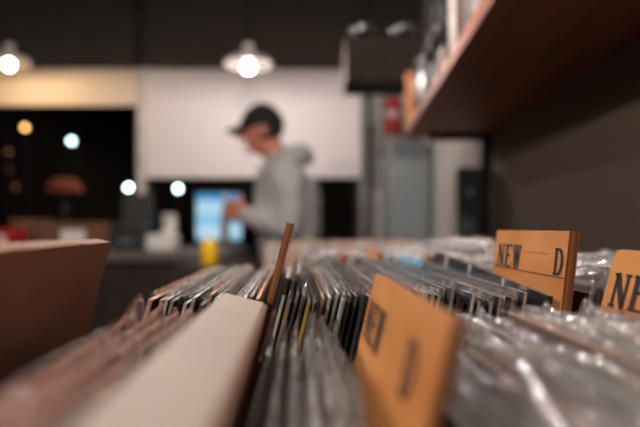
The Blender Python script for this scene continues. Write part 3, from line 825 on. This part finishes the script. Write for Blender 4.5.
for s_, e_, w_, sg in ((sh_n, el_n, wr_n, -1), (sh_f, el_f, wr_f, 1)):
    chain(bm, [s_, e_, w_], [.052, .041, .027])
    # palm and five fingers, curled round a held record sleeve
    d_ = (w_-e_).normalized()
    up = Vector((0, 0, 1)); side = d_.cross(up).normalized(); upv = side.cross(d_)
    pc = w_+d_*.05
    for k_ in range(4):
        off = upv*(.030-.020*k_)
        capsule(bm, w_+off*.5, w_+d_*.085+off, .014, .011)
        ln = (.9, 1.0, .94, .76)[k_]
        a0 = w_+d_*.088+off
        a1 = a0+(d_*.86+side*sg*-.5).normalized()*.036*ln
        a2 = a1+(d_*.45+side*sg*-.9).normalized()*.025*ln
        a3 = a2+(d_*.05+side*sg*-1.0).normalized()*.020*ln
        chain(bm, [a0, a1, a2, a3], [.0098, .0092, .0085, .0072])
    t0 = w_+d_*.030+upv*.022
    t1 = t0+(d_*.6+upv*.7+side*sg*-.45).normalized()*.040
    t2 = t1+(d_*.8+upv*.25+side*sg*-.5).normalized()*.032
    t3 = t2+(d_*.85+side*sg*-.45).normalized()*.022
    chain(bm, [t0, t1, t2, t3], [.0155, .0125, .0108, .0088])
for h_, k_, a_ in hips:
    chain(bm, [h_, k_, a_], [.085, .055, .038])
    capsule(bm, a_-Vector((-.02, 0, .035)), a_-Vector((.14, 0, .045)), .034, .026)
loc(bm)
body = finish(obj('body', bm, M['skin'], man), .0055, 4)
# eyes
for s in (-1, 1):
    bm = bmesh.new(); ball(bm, hpt(-.083, s*.030, .008), .0115, sub=2); loc(bm); obj('eye', bm, M['white'], man, True)
# hair: a close cap round the back and sides below the hat
bm = bmesh.new(); head(bm, .006)
geo = [v for v in bm.verts if (HT.inverted() @ v.co).x < -.022 or (HT.inverted() @ v.co).z < -.052]
bmesh.ops.delete(bm, geom=geo, context='VERTS'); loc(bm)
hr = obj('hair', bm, M['hair'], man, True); hr.modifiers.new('thick', 'SOLIDIFY').thickness = .006
# cap: crown and brim
cp = bmesh.new(); head(cp, .014)
geo = [v for v in cp.verts if (HT.inverted() @ v.co).z < .018]
bmesh.ops.delete(cp, geom=geo, context='VERTS')
for v in cp.verts:
    l = HT.inverted() @ v.co
    l.z = .018+(l.z-.018)*1.03
    if l.x < 0 and l.z < .10: l.x *= 1.06
    v.co = HT @ l
loc(cp)
ch = obj('cap', cp, M['cap'], man, True); ch.modifiers.new('thick', 'SOLIDIFY').thickness = .005
bm = bmesh.new(); rows = []
for i in range(9):
    a = -1.15+2.3*i/8
    x_in, y_in = -.095*math.cos(a)-.005, .088*math.sin(a)
    x_out, y_out = -.112-.066*math.cos(a*.95), .092*math.sin(a)
    if i in (0, 8): x_out = x_in-.004
    row = []
    for k_ in range(5):
        f = k_/4
        x, y = x_in*(1-f)+x_out*f, y_in*(1-f)+y_out*f
        row.append(bm.verts.new(hpt(x, y, .030-.012*f-.020*(y/.09)**2*f)))
    rows.append(row)
for A, B in zip(rows, rows[1:]):
    for k_ in range(4): bm.faces.new((A[k_], A[k_+1], B[k_+1], B[k_]))
loc(bm); br = obj('brim', bm, M['cap'], ch, True); br.modifiers.new('thick', 'SOLIDIFY').thickness = .004
bm = bmesh.new(); ball(bm, hpt(-.002, 0, .137), .008, .008, .005, 2); loc(bm); obj('cap_button', bm, M['cap'], ch, True)
# hoodie
bm = bmesh.new()
Z = lambda v, dz: v+Vector((0, 0, dz))
ellring(bm, [(Z(J['hip'], -.02), .125, .175), (Z(J['hip'], .03), .148, .20), (Z(J['waist'], .0)+Vector((.004, 0, 0)), .152, .20), (Z(J['chest'], -.06)+Vector((.006, 0, 0)), .158, .212), (Z(J['chest'], .03)+Vector((.006, 0, 0)), .148, .215), (Z(J['neck'], -.07)+Vector((.012, 0, 0)), .115, .18),
             (Z(J['neck'], -.025)+Vector((.008, 0, 0)), .085, .115), (Z(J['neck'], .0), .068, .078)])
for s_, e_, w_ in ((sh_n, el_n, wr_n), (sh_f, el_f, wr_f)):
    mid = s_.lerp(e_, .5)+Vector((.012, 0, 0)); m2 = e_.lerp(w_, .55)
    chain(bm, [s_, mid, e_, m2, e_.lerp(w_, .86)], [.083, .074, .064, .058, .050])
    chain(bm, [e_.lerp(w_, .84), e_.lerp(w_, .97)], [.042, .040])
loc(bm)
hd = finish(obj('hoodie', bm, M['hoodie'], man), .010, 8)
tx = bpy.data.textures.new('folds', 'CLOUDS'); tx.noise_scale = .11; tx.noise_depth = 2
dm = hd.modifiers.new('folds', 'DISPLACE'); dm.texture = tx; dm.strength = .035; dm.mid_level = .5; dm.texture_coords = 'LOCAL'
# hood lying on the shoulders
bm = bmesh.new()
n_ = 22
rings = []
for i in range(n_):
    a = 2*PI*i/n_
    back = .5+.5*math.cos(a)                                   # 1 at the nape, 0 at the throat
    c = J['neck']+Vector((.018, 0, .004))+Vector((math.cos(a)*(.066+.036*back), math.sin(a)*.088, .004+.012*back-.028*(1-back)))
    rr, rz = .024+.030*back, .022+.030*back
    out = Vector((math.cos(a), math.sin(a), 0)).normalized()
    rings.append([bm.verts.new(c+out*rr*math.cos(2*PI*k_/12)+Vector((0, 0, rz*math.sin(2*PI*k_/12)))-Vector((0, 0, .02*back*max(0, math.cos(2*PI*k_/12))))) for k_ in range(12)])
for i in range(n_):
    A, B = rings[i], rings[(i+1) % n_]
    for k_ in range(12): bm.faces.new((A[k_], B[k_], B[(k_+1) % 12], A[(k_+1) % 12]))
bmesh.ops.recalc_face_normals(bm, faces=bm.faces)
loc(bm); ho = obj('hood', bm, M['hoodie'], man, True); ho.modifiers.new('soft', 'SUBSURF').levels = 1
# jeans and shoes
bm = bmesh.new()
ellring(bm, [(Z(J['hip'], -.09), .115, .165), (Z(J['hip'], -.02), .120, .172), (Z(J['hip'], .05), .112, .165)])
for h_, k_, a_ in hips: chain(bm, [h_, k_, a_+Vector((0, 0, .0))], [.098, .070, .060])
loc(bm); finish(obj('jeans', bm, M['denim'], man), .012, 6)
for h_, k_, a_ in hips:
    bm = bmesh.new()
    for (dx, rx, rz, zz) in ((.02, .05, .045, .045), (-.06, .07, .04, .042), (-.13, .06, .032, .036)): ball(bm, (a_.x+dx, a_.y, zz), rx, .046, rz, 3)
    box(bm, a_.x-.185, a_.x+.065, a_.y-.045, a_.y+.045, .002, .022)
    loc(bm); finish(obj('shoe', bm, M['black'], man), .008, 4)

# ------------------------------------------------------------------ world, camera, settings
w = bpy.data.worlds.new('night'); sc.world = w; w.use_nodes = True
bg = w.node_tree.nodes['Background']; bg.inputs[0].default_value = (.25, .4, .5, 1); bg.inputs[1].default_value = .006
cam = bpy.data.cameras.new('camera'); co = bpy.data.objects.new('camera', cam); C.objects.link(co)
co.location = (0, 0, ZC); co.rotation_euler = (PI/2, 0, 0)
cam.lens = 35; cam.sensor_width = 36; cam.sensor_fit = 'HORIZONTAL'
cam.shift_y = (HY-213.5)/640
cam.clip_start = .005; cam.clip_end = 100
cam.dof.use_dof = True; cam.dof.focus_distance = .375; cam.dof.aperture_fstop = 4.2
sc.camera = co
sc.view_settings.view_transform = 'Standard'; sc.view_settings.look = 'None'
sc.view_settings.exposure = 0.0; sc.view_settings.gamma = 1; sc.view_settings.use_curve_mapping = False
cy = sc.cycles
cy.use_denoising = True
cy.transparent_max_bounces = 32; cy.max_bounces = 8; cy.diffuse_bounces = 4; cy.glossy_bounces = 4
cy.sample_clamp_indirect = 4; cy.caustics_reflective = False; cy.caustics_refractive = False
